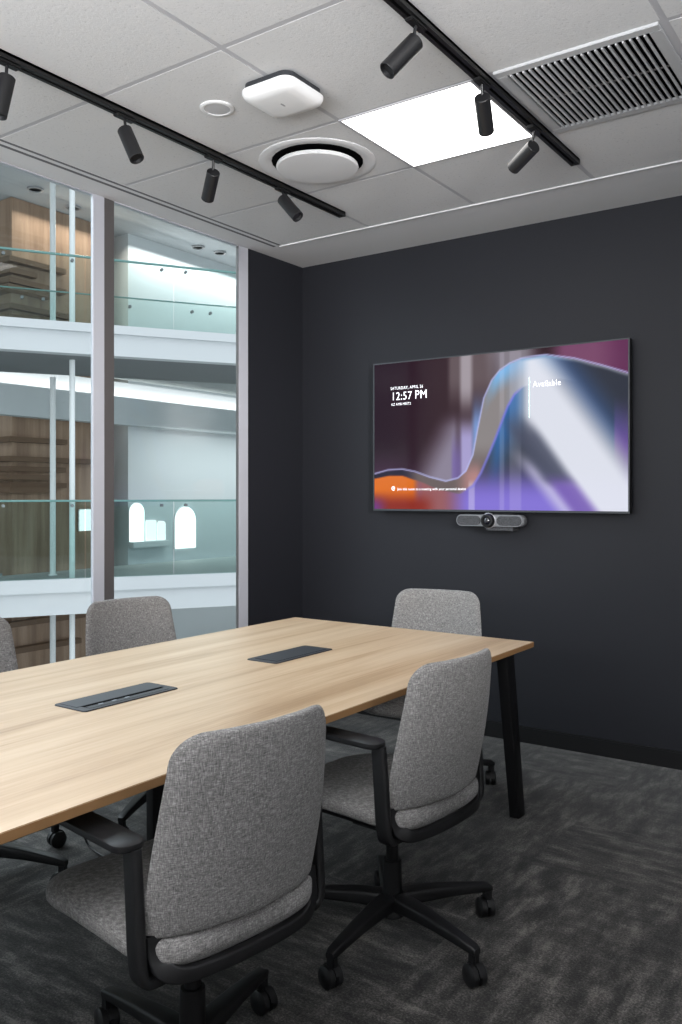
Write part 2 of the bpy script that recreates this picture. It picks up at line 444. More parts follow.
    for k in range(5):
        M = Matrix.Translation((.333, 0, 0)) @ Matrix.Rotation(R(70+97*k), 4, 'Z')
        c = MB(); c.cyl((.333, 0, .03), (.333, 0, .075), .008)
        h = MB(); h.loop_loft([[Vector((-.008+r*cos(a), y, .031+r*sin(a))) for r, a in [(.0355, R(x)) for x in range(20, 171, 15)]+[(.008, R(x)) for x in range(170, 19, -15)]] for y in (-.005, .005)])
        c.merge(h.b, M)
        co_ = c.obj('castor', 'black_plastic', t); co_.rotation_euler = (0, 0, R(72*k)); co_['step'] = k
        for s in (-1, 1):
            Mw = M @ Matrix.Translation((-.008, s*.0135, .031)) @ Matrix.Rotation(R(90), 4, 'X')
            w = MB(); w.lathe([(.006, -.0115), (.026, -.0115), (.031, -.0075), (.031, .0075), (.026, .0115), (.006, .0115)], Mw, 22)
            w.obj('wheel', 'black_plastic', co_)
    return t
def set_chair(t, x, y, facing, star, label):
    t.location = (x, y, 0); t.rotation_euler = (0, 0, R(facing-90)); t['label'] = label
    for c in t.children:
        if c.name.startswith('star_base'): c.rotation_euler = (0, 0, R(star-(facing-90)))
        if c.name.startswith('castor'): c.rotation_euler = (0, 0, R(star-(facing-90)+72*c['step']))
proto = make_chair()
chairs = [
    (-1.403, 1.413, 171.2, 102, 'nearest grey fabric office chair with black armrests, back turned to the viewer'),
    (-1.391, 2.262, 174.8, -88, 'grey fabric office chair on the near table side, next to the black table leg'),
    (-1.982, 3.488, -80, 45, 'grey fabric office chair at the table head before the dark wall and screen'),
    (-2.764, 2.568, -10, -66, 'brownish grey office chair before the window mullion on the far table side'),
    (-2.793, 1.754, -10, 21, 'grey office chair by the glass, mostly cut off by the picture edge'),
]
for i, (x, y, fa, st, lab) in enumerate(chairs):
    c = proto if i == 0 else copy_tree(proto)
    set_chair(c, x, y, fa, st, lab)

# ------------------------------------------------------------------ screen
YT = 4.38
tv = thing('wall_screen', 'large flat wall screen with a blue and violet wave wallpaper and clock', 'screen', (-2.058, YB, 1.71))
def tvl(x, y, z): return (x+2.058, y-YB, z-1.71)
SX0, SX1, SZ0, SZ1 = -2.825, -1.292, 1.266, 2.152
b = MB(); b.quadbox(tvl(SX0, YT, SZ0), tvl(SX1, YT+.045, SZ1), .003); b.quadbox(tvl(-2.5, YT+.04, 1.38), tvl(-1.6, YB-.002, 2.0), .01)
b.obj('housing', 'black_plastic', tv)
b = MB(); bw = .007
b.quadbox(tvl(SX0, YT-.005, SZ1-bw), tvl(SX1, YT, SZ1)); b.quadbox(tvl(SX0, YT-.005, SZ0), tvl(SX1, YT, SZ0+.011))
b.quadbox(tvl(SX0, YT-.005, SZ0+.011), tvl(SX0+bw, YT, SZ1-bw)); b.quadbox(tvl(SX1-bw, YT-.005, SZ0+.011), tvl(SX1, YT, SZ1-bw))
mat('bezel_metal', (70, 72, 76), .35, metal=.6)
b.obj('bezel', 'bezel_metal', tv, smooth=False)
# wallpaper: a wave, with upright window reflections painted in, as colours on a fine grid, given off by the display
def sst(a, b_, x):
    t = max(0., min(1., (x-a)/(b_-a))); return t*t*(3-2*t)
def mixc(a, b_, t): return tuple(p+(q-p)*t for p, q in zip(a, b_))
def poly(pts, x):
    if x <= pts[0][0]: return pts[0][1]
    for (x0, y0), (x1, y1) in zip(pts, pts[1:]):
        if x <= x1:
            t = (x-x0)/(x1-x0); t = t*t*(3-2*t)*.35+t*.65
            return y0+(y1-y0)*t
    return pts[-1][1]
RIM1 = [(374, 474), (388, 470), (402, 469), (415, 471.5), (430, 477), (446, 481), (458, 478), (466, 471), (473, 455), (478, 428), (484, 398), (492, 380), (500, 370), (510, 363), (522, 358), (545, 354.5), (574, 358), (600, 364.5), (630, 373)]
RIM2 = [(374, 478), (390, 475), (402, 475), (416, 479.5), (440, 489), (460, 493), (473, 486), (481, 473), (488, 457), (495, 440), (501, 424), (508, 406), (515, 394), (524, 386), (540, 379), (560, 378), (590, 383), (630, 394)]
def paint(x, z):
    r = Vector((x, YT, z-H)); d = r.dot(FW); u = 341+F_PX*r.dot(RT)/d; v = HOR-F_PX*r.z/d
    r1, r2 = poly(RIM1, u), poly(RIM2, u)
    # backdrop above the wave
    c = mixc((36, 16, 32), (52, 32, 40), sst(380, 450, u))
    c = mixc(c, (62, 36, 62), sst(445, 480, v)*(1-sst(385, 430, u)))
    wedge = sst(-16, 16, (u-434)*.90+(v-452)*.44)*sst(405, 430, v)*(1-sst(453, 458, u)*.45)
    c = mixc(c, (140, 132, 152), .95*wedge)
    c = mixc(c, (104, 90, 94), (1-sst(375, 420, v))*sst(446, 452, u)*(1-sst(488, 500, u))*.9)  # upright reflections painted in, this line and the next
    c = mixc(c, (178, 170, 178), (1-sst(385, 425, v))*sst(458, 463, u)*(1-sst(469, 475, u))*.8)
    c = mixc(c, (150, 146, 156), .8*sst(0, 16, (u-484)*.72+(378-v)*.1)*(1-sst(378, 395, v))*(1-sst(522, 545, u)))
    c = mixc(c, (176, 168, 222), .85*sst(459, 463, u)*(1-sst(470, 476, u))*sst(415, 440, v))
    c = mixc(c, (112, 92, 168), .7*sst(450, 454, u)*(1-sst(459, 463, u))*sst(425, 465, v))
    c = mixc(c, (120, 72, 104), sst(545, 566, u)); c = mixc(c, (98, 46, 84), sst(592, 628, u))
    c = mixc(c, (128, 168, 232), .8*sst(470, 476, u)*(1-sst(486, 500, u))*sst(385, 430, v))
    if v > r1:    # ribbon
        k = (v-r1)
        g = (138, 132, 132); g = mixc(g, (104, 92, 92), sst(440, 470, v)); g = mixc(g, (176, 130, 128), sst(455, 478, v)*sst(452, 474, u)*(1-sst(476, 486, u)))
        g = mixc(g, (30, 26, 50), 1-sst(400, 420, u))
        g = mixc(g, (120, 180, 232), (1-sst(2, 26, k))*sst(482, 500, u)*(1-sst(548, 578, u)))
        g = mixc(g, (150, 166, 190), sst(500, 520, u)*.5)
        c = mixc(c, g, sst(0, 1.6, k))
    if v > r2:
        k = (v-r2)
        e = (58, 62, 74)
        e = mixc(e, (44, 98, 160), (1-sst(0, 70, k))*sst(485, 500, u)*(1-sst(515, 535, u)))
        e = mixc(e, (112, 96, 186), sst(455, 505, v)*(1-sst(600, 620, u)*.2))
        e = mixc(e, (132, 116, 212), sst(470, 505, v)*sst(440, 470, u))
        e = mixc(e, (222, 112, 32), 1-sst(412, 424, u)); e = mixc(e, (150, 92, 96), sst(412, 424, u)*(1-sst(440, 470, u)))
        e = mixc(e, (140, 46, 36), (1-sst(420, 440, u))*sst(488, 506, v))
        e = mixc(e, (112, 58, 130), (1-sst(374, 392, u))*sst(490, 508, v))
        c = mixc(c, e, sst(0, 1.6, k))
    # the wide pale sheets sweeping down on the right half
    for a_, b_, w_ in ((500, 504, .18), (510, 521, .16), (469, 474.5, .4)):     # soft upright reflections painted into the picture
        lo = 478 if a_ < 480 else 345
        c = mixc(c, (226, 222, 240), w_*sst(a_-1.2, a_+.6, u)*(1-sst(b_-.6, b_+1.2, u))*sst(lo, lo+8, v))
    if u > 500:
        n = (u-530)*.80-(v-372)*.60       # across the diagonal
        ins = sst(0, 5, v-r1)
        sheet = sst(-50, -26, n+22*sst(430, 380, v))*(1-sst(6, 40, n))
        dk = (50, 54, 66); dk = mixc(dk, (60, 86, 132), 1-sst(18, 60, n))
        dk = mixc(dk, (104, 80, 150), sst(613.5, 615.5, u)*sst(392, 450, v))
        c = mixc(c, dk, ins*sst(4, 34, n))
        c = mixc(c, (226, 229, 240), ins*sheet*sst(514, 532, u)*.97)
        s2 = (1-sst(0, 14, abs((u-535)*.78-(v-470)*.62)))*sst(445, 475, v)
        c = mixc(c, (206, 202, 232), .75*s2)
        dkb = (1-sst(5, 18, abs((u-545)*.82-(v-458)*.57+2)))*sst(405, 440, v)*(1-sst(478, 490, v))
        c = mixc(c, (74, 78, 98), .85*dkb)
        pb = (1-sst(4, 16, abs((u-572)*.80-(v-495)*.60)))*sst(470, 490, v)
        c = mixc(c, (118, 92, 176), .85*pb)
    # bright rims
    sl = 1.0
    def rimd(pts):
        best = 9e9
        for (a, bb), (cc, d_) in zip(pts, pts[1:]):
            if cc < u-25 or a > u+25: continue
            L2 = (cc-a)**2+(d_-bb)**2; t = max(0, min(1, ((u-a)*(cc-a)+(v-bb)*(d_-bb))/L2))
            best = min(best, (u-a-t*(cc-a))**2+(v-bb-t*(d_-bb))**2)
        return sqrt(best)
    c = mixc(c, (186, 190, 240), (1-sst(.1, 1.3, rimd(RIM1)))*.8)
    c = mixc(c, (120, 120, 230), (1-sst(.2, 2.2, rimd(RIM2)))*.7*(1-sst(512, 526, u))*sst(455, 475, u))
    return c
nx, nz = 240, 140
me = bpy.data.meshes.new('display')
verts = []; cols = []
for j in range(nz+1):
    for i in range(nx+1):
        x = SX0+bw+(SX1-SX0-2*bw)*i/nx; z = SZ0+.011+(SZ1-SZ0-.011-bw)*j/nz
        verts.append(tvl(x, YT-.002, z)); cols.append((*lin(tuple(max(0, min(255, q)) for q in paint(x, z))), 1))
faces = [(j*(nx+1)+i, j*(nx+1)+i+1, (j+1)*(nx+1)+i+1, (j+1)*(nx+1)+i) for j in range(nz) for i in range(nx)]
me.from_pydata(verts, [], faces)
ca = me.color_attributes.new('picture', 'FLOAT_COLOR', 'POINT')
ca.data.foreach_set('color', [q for c in cols for q in c])
disp = bpy.data.objects.new('display', me); COL.objects.link(disp); disp.parent = tv
mat('display', (4, 4, 5), .1, spec=.12)
m = MATS['display']; at_ = nd(m, 'ShaderNodeAttribute', attribute_name='picture'); ln(m, at_, 'Color', bsdf(m), 'Emission Color'); bsdf(m).inputs['Emission Strength'].default_value = 1.0
me.materials.append(m)
mat('screen_text', (240, 240, 245), .6, emis=(240, 240, 248), estr=1.0)
mat('screen_bar', (190, 225, 215), .6, emis=(190, 226, 216), estr=.9)
def text(s, x, z, size, name='on_screen_text', width=None, bold=0.):
    cu = bpy.data.curves.new('t', 'FONT'); cu.body = s; cu.size = size; cu.align_x = 'LEFT'; cu.space_character = 1.08; cu.offset = bold; cu.resolution_u = 3
    to = bpy.data.objects.new('t', cu); COL.objects.link(to)
    bpy.context.view_layer.update()
    me = bpy.data.meshes.new_from_object(to.evaluated_get(bpy.context.evaluated_depsgraph_get()))
    bpy.data.objects.remove(to)
    k = 1.
    if width: k = width/max(v.co.x for v in me.vertices)
    for v in me.vertices: v.co = Vector((v.co.x*k, 0, v.co.y*k*1.12))
    me.name = name; me.materials.append(MATS['screen_text'])
    o = bpy.data.objects.new(name, me); COL.objects.link(o); o.parent = disp; o.location = tvl(x, YT-.0045, z)
    return o
text('SATURDAY, APRIL 26', -2.703, 1.986, .040, width=.222)
text('12:57', -2.698, 1.924, .078, width=.142)
text('PM', -2.537, 1.924, .078, width=.080)
text('KZ AMB MEET2', -2.697, 1.892, .034, width=.135)
text('Join this room to a meeting with your personal device', -2.655, 1.388, .030, width=.45)
text('Available', -1.806, 1.940, .062, width=.156)
b = MB(); b.quadbox(tvl(-1.829, YT-.004, 1.775), tvl(-1.823, YT-.003, 1.995)); b.obj('status_bar', 'screen_bar', disp, smooth=False)
b = MB()
for k, rr in enumerate((.011,)):
    b.sweep([tvl(-2.683+rr*cos(a), YT-.004, 1.399+rr*sin(a)) for a in [R(x) for x in range(40, 321, 20)]], rrect(.002, .0012, .0006, 3), up=(0, 1, 0))
b.quadbox(tvl(-2.685, YT-.0045, 1.3975), tvl(-2.672, YT-.0035, 1.402)); b.obj('join_icon', 'screen_text', disp)

# conference camera bar under the screen
cb = thing('conference_camera_bar', 'slim grey video camera bar with round lens mounted under the screen', 'camera', (-2.060, YB, 1.218))
def cbl(x, y, z): return (x, y, z)
b = MB(); sec = rrect(.203, .033, .0325, 9)
b.loop_loft([[(a*.97, -.095, c*.93) for a, c in sec], [(a, -.088, c) for a, c in sec], [(a, -.04, c) for a, c in sec], [(a*.98, -.035, c*.95) for a, c in sec]])
mat('bar_grey', (124, 126, 130), .5); mat('bar_mesh', (56, 57, 61), .8)
b.obj('body', 'bar_grey', cb)
m = MATS['bar_mesh']; mp = mapping(m); vo = nd(m, 'ShaderNodeTexVoronoi', Scale=260.); ln(m, mp, 0, vo, 'Vector'); rp = ramp(m, [(.2, (20, 20, 22)), (.6, (78, 79, 83))]); ln(m, vo, 'Distance', rp, 'Fac'); ln(m, rp, 'Color', bsdf(m), 'Base Color')
for s in (-1, 1):
    b = MB(); sec = rrect(.073, .026, .0255, 8)
    b.loop_loft([[(s*.121+a, -.0955, c) for a, c in sec], [(s*.121+a*.98, -.098, c*.95) for a, c in sec]]); b.obj('speaker_grille', 'bar_mesh', cb)
Mx = Matrix.Rotation(R(90), 4, 'X')
b = MB(); b.lathe([(.036, .03), (.039, .09), (.038, .115), (.034, .122), (.026, .123), (.022, .117)], Mx); lz = b.obj('lens_housing', 'black_plastic', cb)
mat('lens_glass', (30, 32, 40), .06, spec=.9); mat('lens_ring', (150, 150, 155), .3, metal=.7)
b = MB(); b.lathe([(.0215, .1165), (.017, .124), (.008, .1275), (.001, .128)], Mx); b.obj('lens', 'lens_glass', lz)
b = MB(); b.lathe([(.0435, .094), (.0435, .098), (.0395, .099), (.0395, .094)], Mx); b.obj('lens_ring', 'lens_ring', lz)
b = MB(); b.quadbox((-.02, -.085, -.055), (.14, -.005, -.034), .003); b.quadbox((-.05, -.04, -.03), (.12, 0, .04), .003); b.obj('mounting_bracket', 'bar_mesh', cb)

# ------------------------------------------------------------------ ceiling fittings
def track(name, x, y0, y1, label):
    t = thing(name, label, 'track', (x, y1, CZ))
    b = MB(); L = y1-y0
    b.quadbox((-.020, -L, -.024), (-.006, 0, 0)); b.quadbox((.006, -L, -.024), (.020, 0, 0)); b.quadbox((-.020, -L, -.010), (.020, 0, 0))
    b.obj('rail', 'track_black', t, smooth=False)
    b = MB(); b.quadbox((-.0205, -.004, -.0245), (.0205, .004, 0), .001); b.obj('end_cap', 'track_black', t)
track('light_track', -2.588, YF+.2, 3.705, 'black ceiling light track running along the window side')
track('light_track', -1.335, YF+.2, 3.715, 'black ceiling light track running beside the bright panel and air grille')
def spot(px_top, px_bot, tx_, flip, label, L=.142):
    """a spotlight head hanging off the track at x = tx_; its axis taken from where its two ends are seen"""
    r = ray(px_top[0], px_top[1]); D = tx_/r.x; p = Vector((0, 0, H))+r*D
    stem_z = CZ-.02
    r2 = ray(*px_bot); r2 = r2; o0 = Vector((0, 0, H))
    # |o0+r2*s-p| = L
    q = o0-p; A = r2.dot(r2); B = 2*q.dot(r2); C_ = q.dot(q)-L*L; disc = B*B-4*A*C_
    s = (-B+(sqrt(disc) if disc > 0 else 0)*(1 if flip else -1))/(2*A)
    e = o0+r2*s; ax = (e-p).normalized()
    t = thing('track_spotlight', label, 'spotlight', (p.x, p.y, CZ-.024), group='black spotlights on the ceiling tracks')
    o = Vector((p.x, p.y, CZ-.024)); top = p-o; end = top+ax*L
    b = MB(); b.quadbox((-.015, -.045, -.012), (.015, .045, -.0005), .003); b.obj('adapter', 'track_black', t)
    pv = top+ax*.022
    b = MB(); b.cyl((0, 0, -.01), (pv.x*.5, pv.y*.5, min(pv.z+.03, -.03)), .0055); b.cyl((pv.x*.5, pv.y*.5, min(pv.z+.03, -.03)), pv, .0055); b.obj('stem', 'lamp_black', t)
    M = Matrix.Translation(top) @ ax.to_track_quat('Z', 'Y').to_matrix().to_4x4()
    b = MB(); b.lathe([(.0265, 0), (.0285, .002), (.0285, L-.001), (.0275, L), (.0245, L), (.021, L-.012)], M); b.obj('lamp_body', 'lamp_black', t)
    b = MB(); b.lathe([(.0215, L-.013), (.012, L-.014), (.001, L-.014)], M); b.obj('lens', 'void_black', t)
spot((7, 77), (-2, 116), -2.588, False, 'black track spotlight cut off by the picture edge, first on the window side track')
spot((124.5, 130), (137, 159), -2.588, False, 'black spotlight tilted to the viewer, second from the near end of the window side track')
spot((213.5, 172), (207.5, 199), -2.588, True, 'black spotlight hanging almost straight, third along the window side track')
spot((282.5, 199), (298, 217), -2.588, False, 'black spotlight aimed sideways at the far end of the window side track')
spot((416, 41), (387, 71), -1.335, False, 'black spotlight angled over the plain ceiling tile, nearest on the track by the air grille')
spot((482, 97), (486.5, 132), -1.335, True, 'black spotlight hanging straight in front of the bright ceiling panel')
spot((534, 146), (513, 168), -1.335, True, 'dark spotlight tilted at the corner of the bright panel, near the track end')

# ceiling light panel
pl = thing('ceiling_light_panel', 'bright square ceiling light panel', 'light', (-1.673, 3.08, CZ))
mat('diffuser_glow', (250, 250, 250), .6, emis=(255, 253, 250), estr=5.5)
hx, hy = .2905, .2935
b = MB(); b.quadbox((-hx+.006, -hy+.006, -.002), (hx-.006, hy-.006, .003)); b.obj('diffuser', 'diffuser_glow', pl, smooth=False)
b = MB()
for lo, hi in (((-hx, -hy, -.004), (hx, -hy+.008, .004)), ((-hx, hy-.008, -.004), (hx, hy, .004)), ((-hx, -hy+.008, -.004), (-hx+.008, hy-.008, .004)), ((hx-.008, -hy+.008, -.004), (hx, hy-.008, .004))): b.quadbox(lo, hi)
b.obj('frame', 'ceiling_grid', pl, smooth=False)
# air vent
vt = thing('air_vent', 'grey louvred return air grille in the ceiling with black gaps', 'vent', (-1.015, 3.08, CZ))
hx, hy = .282, .300
b = MB(); b.quadbox((-.275, -.29, -.001), (.275, .29, .004)); b.obj('plenum', 'void_black', vt, smooth=False)
b = MB(); fw = .038
for lo, hi in (((-hx, -hy, -.009), (hx, -hy+fw, .004)), ((-hx, hy-fw, -.009), (hx, hy, .004)), ((-hx, -hy+fw, -.009), (-hx+fw, hy-fw, .004)), ((hx-fw, -hy+fw, -.009), (hx, hy-fw, .004))): b.quadbox(lo, hi, .002)
mat('vent_grey', (180, 181, 183), .6)
b.obj('frame', 'vent_grey', vt)
b = MB(); n = 21
for k in range(n):
    x = -hx+fw+.014+k*(2*hx-2*fw-.028)/(n-1)
    b.quadbox((x-.0028, -hy+fw, -.014), (x+.0028, hy-fw, -.003))
b.obj('louvres', 'vent_grey', vt, smooth=False)
b = MB(); b.quadbox((-hx+fw, -.003, -.006), (hx-fw, .003, -.002)); b.obj('cross_bar', 'dark_frame', vt, smooth=False)
# wireless access point
ap = thing('access_point', 'white rounded square wireless access point on the ceiling', 'access point', (-1.969, 2.443, CZ))
b = MB(); sec = rrect(.108, .108, .038, 8)
b.loop_loft([[(a*.9, c*.9, 0) for a, c in sec], [(a, c, -.004) for a, c in sec], [(a, c, -.026) for a, c in sec]]); b.obj('mount_plate', 'bezel_metal', ap)
b = MB(); sec = rrect(.118, .118, .045, 9)
b.loop_loft([[(a*.96, c*.96, -.024) for a, c in sec], [(a, c, -.028) for a, c in sec], [(a*1.0, c*1.0, -.038) for a, c in sec], [(a*.95, c*.95, -.052) for a, c in sec], [(a*.84, c*.84, -.061) for a, c in sec], [(a*.6, c*.6, -.065) for a, c in sec]])
b.obj('cover', 'white_plastic', ap)
b = MB(); b.quadbox((-.003, -.012, -.0660), (.003, .012, -.0645)); b.obj('emblem', 'grey_plastic', ap, smooth=False)
# round air diffuser
df = thing('air_diffuser', 'round white disc air diffuser in a square ceiling tile', 'diffuser', (-2.285, 3.08, CZ))
b = MB(); b.lathe([(.262, 0), (.262, -.003), (.245, -.008), (.225, -.004), (.205, -.001), (.205, .0)]); b.obj('outer_ring', 'white_paint', df)
b = MB(); b.lathe([(.204, -.0008), (.10, -.0012), (.01, -.0012)]); b.obj('throat', 'void_black', df)
b = MB(); b.lathe([(.165, -.014), (.181, -.017), (.184, -.025), (.178, -.032), (.150, -.035), (.02, -.036)], n=48); b.obj('disc', 'white_paint', df)
b = MB(); b.cyl((0, 0, -.001), (0, 0, -.03), .02); b.obj('hanger', 'grey_plastic', df)
# small ceiling speaker
sp = thing('ceiling_speaker', 'small round white ceiling speaker beside the access point', 'speaker', (-2.282, 2.431, CZ))
b = MB(); b.lathe([(.066, 0), (.066, -.004), (.060, -.007), (.050, -.006), (.050, -.002)], n=40); b.obj('ring', 'white_plastic', sp)
mat('speaker_grey', (186, 186, 188), .8); b = MB(); b.lathe([(.052, -.001), (.05, -.004), (.02, -.005), (.001, -.005)], n=40); b.obj('grille', 'speaker_grey', sp)

# cable hanging under the table
b = MB(); b.sweep(smooth_path([(-2.60, 2.14, .70), (-2.66, 2.14, .4), (-2.71, 2.14, .12), (-2.70, 2.14, .03), (-2.62, 2.13, .006), (-2.45, 2.12, .006), (-2.3, 2.12, .006)], 2), rrect(.004, .004, .0035, 4))
tag(b.obj('power_cable', 'black_plastic'), 'thin black cable hanging under the table to the carpet', 'cable')

# ------------------------------------------------------------------ atrium beyond the glass
D1 = Vector((.53, .848, 0)).normalized(); N1 = Vector((D1.y, -D1.x, 0))     # gallery edge direction, towards us
P0 = Vector((-10.35, 8.87, 0))
def gp(t, off, z):           # along the gallery edge, off = distance behind the edge (away from us)
    k = .004*(t-1)**2
    return P0+D1*t-N1*(off-k)+Vector((0, 0, z))
TS = [-6+k*1.0 for k in range(0, 22)]
def band(name, m, prof, parent, ts=TS):
    b = MB(); b.loop_loft([[gp(t, o, z) for o, z in prof] for t in ts]); return b.obj(name, m, parent, smooth=False)
WX = -14.55
def balcony(name, label, zt, zm, zb, rail, sof, gm):
    t = thing(name, label, 'balcony', tuple(gp(0, 0, zb)))
    inv = Matrix.Translation(-Vector(t.location))
    parts = []
    parts.append(band('upstand', 'gallery_white', [(0, zm), (0, zt), (.16, zt), (.16, zm)], t))
    parts.append(band('fascia', 'gallery_white', [(.07, zb), (.07, zm), (.3, zm), (.3, zb)], t))
    def dep(q): return max(.5, min(7.5, (P0.x+D1.x*q-(WX+.62))/N1.x))
    b = MB(); b.loop_loft([[gp(q, o, z) for o, z in [(.3, zb+.02), (.3, zm), (dep(q), zm), (dep(q), zm-.08), (.5, zm-.08), (.5, zb+.02)]] for q in TS]); parts.append(b.obj('deck', 'gallery_floor', t, smooth=False))
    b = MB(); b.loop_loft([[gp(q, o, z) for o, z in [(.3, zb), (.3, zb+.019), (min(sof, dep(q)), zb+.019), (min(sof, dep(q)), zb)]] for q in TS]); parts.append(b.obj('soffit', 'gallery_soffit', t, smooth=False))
    gtop = rail
    for k in range(14):
        t0 = -5.9+k*1.35; t1 = t0+1.33
        b = MB(); b.loop_loft([[gp(q, o, z) for o, z in [(.06, zm), (.06, gtop), (.072, gtop), (.072, zm)]] for q in (t0, t1)]); g = b.obj('glass_panel', gm, t, smooth=False); parts.append(g)
        b = MB()
        for q in (t0+.18, t1-.18):
            c = gp(q, .066, gtop-.06); b.cyl(c+N1*.03, c-N1*.03, .025, n=10)
        parts.append(b.obj('glass_clamp', 'steel', g))
        g['_'] = 0; del g['_']
    b = MB(); b.sweep([gp(q, .066, gtop+.012) for q in TS], rrect(.022, .016, .008, 3)); parts.append(b.obj('handrail', 'glass_edge', t))
    for p in parts:
        p.data.transform(inv)
    return t
balcony('balcony', 'white upper balcony of the atrium with glass balustrade, seen through the window', 3.96, 3.83, 3.50, 4.96, 2.6, 'balustrade_glass')
balcony('balcony', 'white lower balcony of the atrium with greenish glass balustrade, level with the floor', .10, -.10, -.44, 1.26, 2.6, 'balustrade_glass_green')
# second glass screen behind the upper one
b = MB(); b.loop_loft([[gp(q, o, z) for o, z in [(2.5, 3.85), (2.5, 4.95), (2.512, 4.95), (2.512, 3.85)]] for q in TS]); rg = b.obj('glass_balustrade', 'balustrade_glass', smooth=False)
tag(rg, 'inner glass balustrade further back on the upper balcony', 'balustrade')
b = MB(); b.sweep([gp(q, 2.506, 4.96) for q in TS], rrect(.016, .012, .006, 3)); b.obj('handrail', 'glass_edge', rg)
b = MB()
for k in range(12):
    for dd in (.2, .55):
        c = gp(-6+k*1.5+dd, 2.49, 4.80); b.cyl(c+N1*.03, c-N1*.03, .03, n=10)
b.obj('glass_clamp', 'steel', rg)
# upper gallery ceiling, lower gallery bulkhead, back walls
def slab(name, m, lo, hi): return struct(box(name, m, lo, hi))
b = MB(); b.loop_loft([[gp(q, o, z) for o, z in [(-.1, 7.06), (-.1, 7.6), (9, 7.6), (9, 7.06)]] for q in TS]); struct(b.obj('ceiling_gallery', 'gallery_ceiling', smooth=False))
slab('wall_gallery', 'gallery_wall', (-20, 12.69, -4.5), (WX, 26, 7.06))
slab('wall_gallery_left', 'gallery_wall', (-20, -10, -4.5), (-18.2, 12.69, 7.06))
slab('wall_gallery_end', 'gallery_wall', (-20, 24, -4.5), (-3.7, 24.3, 9))
slab('floor_gallery', 'gallery_floor', (-18.2, -10, -.42), (WX+.2, 9.5, -.10))
slab('floor_atrium', 'gallery_floor', (-20, -10, -4.8), (-3.62, 24.3, -4.5))
slab('ceiling_gallery_bulkhead', 'gallery_wall', (WX+.28, 9.0, 2.83), (WX+.55, 24, 3.40))
slab('ceiling_gallery_riser', 'gallery_white', (WX+.28, 9.0, 3.40), (WX+.32, 24, 3.74))
# timber clad block
wb = thing('timber_clad_block', 'timber clad block with stacked horizontal ledges behind the balconies', 'building', (WX-1.8, 11, -4.5))
def wbl(x, y, z): return (x-WX+1.8, y-11, z+4.5)
b = MB(); b.quadbox(wbl(WX-3.4, 9.84, -4.45), wbl(WX-.01, 11.95, 7.05)); b.obj('cladding', 'wood_cladding', wb, smooth=False)
fins = []
for z, ye, d in ((5.83, 10.95, .16), (5.62, 10.3, .14), (5.42, 10.95, .18), (5.27, 10.6, .26), (4.95, 11.1, .12), (4.72, 11.6, .18), (4.5, 10.9, .14), (4.33, 10.6, .22), (4.12, 11.2, .14)):
    fins.append((z, ye, d))
for z, ye, d in ((2.42, 11.0, .14), (2.05, 11.75, .14), (1.86, 11.0, .1), (1.70, 10.65, .2), (1.55, 11.0, .12), (1.45, 10.7, .2)): fins.append((z, ye, d))
for z, ye, d in ((-.75, 10.7, .15), (-1.1, 11.6, .15), (-1.6, 11.3, .2), (-2.1, 11.6, .14), (-2.5, 11.0, .2), (-2.9, 11.9, .14), (-3.4, 11.9, .14)): fins.append((z, ye, d))
for z, ye, d in fins:
    b = MB(); b.quadbox(wbl(WX-3.4, 9.84-d, z-.05), wbl(WX+d, ye, z+.05)); b.obj('ledge', 'wood_fin', wb, smooth=False)
# slender white posts
for (x, y, zb, zt, lab) in ((-13.23, 9.78, -.095, 3.495, 'slender white post nearer the timber ledges, lower balcony level'), (-11.28, 8.70, -.095, 3.495, 'slender white post at the balcony edge, lower level'),
                            (-13.23, 9.78, 3.835, 7.05, 'slender white post nearer the timber ledges, upper balcony level'), (-11.28, 8.70, 3.835, 7.05, 'slender white post at the balcony edge, upper level'),
                            (-13.23, 9.78, -4.5, -.445, 'slender white post under the lower balcony, nearer the timber'), (-11.28, 8.70, -4.5, -.445, 'slender white post under the lower balcony edge')):
    t = thing('support_post', lab, 'post', (x, y, zb), group='slender white posts of the atrium')
    b = MB(); b.cyl((0, 0, 0), (0, 0, zt-zb), (.052 if x < -12 else .044), n=18); b.obj('shaft', 'post_white', t)
    b = MB(); b.cyl((0, 0, 0), (0, 0, .02), .08, n=18); b.obj('base_plate', 'post_white', t)
# white arched panels given a glow of their own on the far wall
mat('panel_glow_pale', (236, 242, 242), .5, emis=(250, 250, 248), estr=1.1)
mat('panel_glow_white', (240, 244, 244), .5, emis=(255, 250, 248), estr=2.4)
def arch(y0, y1, z0, z1, label, round_=1.0, glow='panel_glow_white', x=WX):
    t = thing('arched_glow_panel', label, 'light niche', (x, (y0+y1)/2, z0), group='white glowing panels on the far gallery wall')
    w = (y1-y0)/2; hgt = z1-z0; r = w*round_
    pts = [(-w, 0), (w, 0)]+[((w-r)+r*cos(a), hgt-r+r*sin(a)) for a in [R(q) for q in range(0, 91, 10)]]+[(-(w-r)+r*cos(a), hgt-r+r*sin(a)) for a in [R(q) for q in range(90, 181, 10)]]
    b = MB(); b.loop_loft([[(xx, p, q) for p, q in pts] for xx in (.012, .06)]); b.obj('panel', glow, t, smooth=False)
    b = MB(); b.loop_loft([[(xx, p*1.05, q*1.03) for p, q in pts] for xx in (0.004, .03)]); b.obj('frame', 'gallery_white', t, smooth=False)
arch(14.06, 14.70, .12, 1.08, 'tall white glowing arch standing alone on the far gallery wall')
arch(12.70, 13.10, .34, 1.18, 'narrow white glowing arch beside the window mullion, behind green glass')
arch(13.16, 13.46, .34, .80, 'low pale glowing panel between the two white arches', .3, 'panel_glow_pale')
arch(13.50, 13.74, .34, .77, 'small rounded pale glowing panel next to the low one', .7, 'panel_glow_pale')
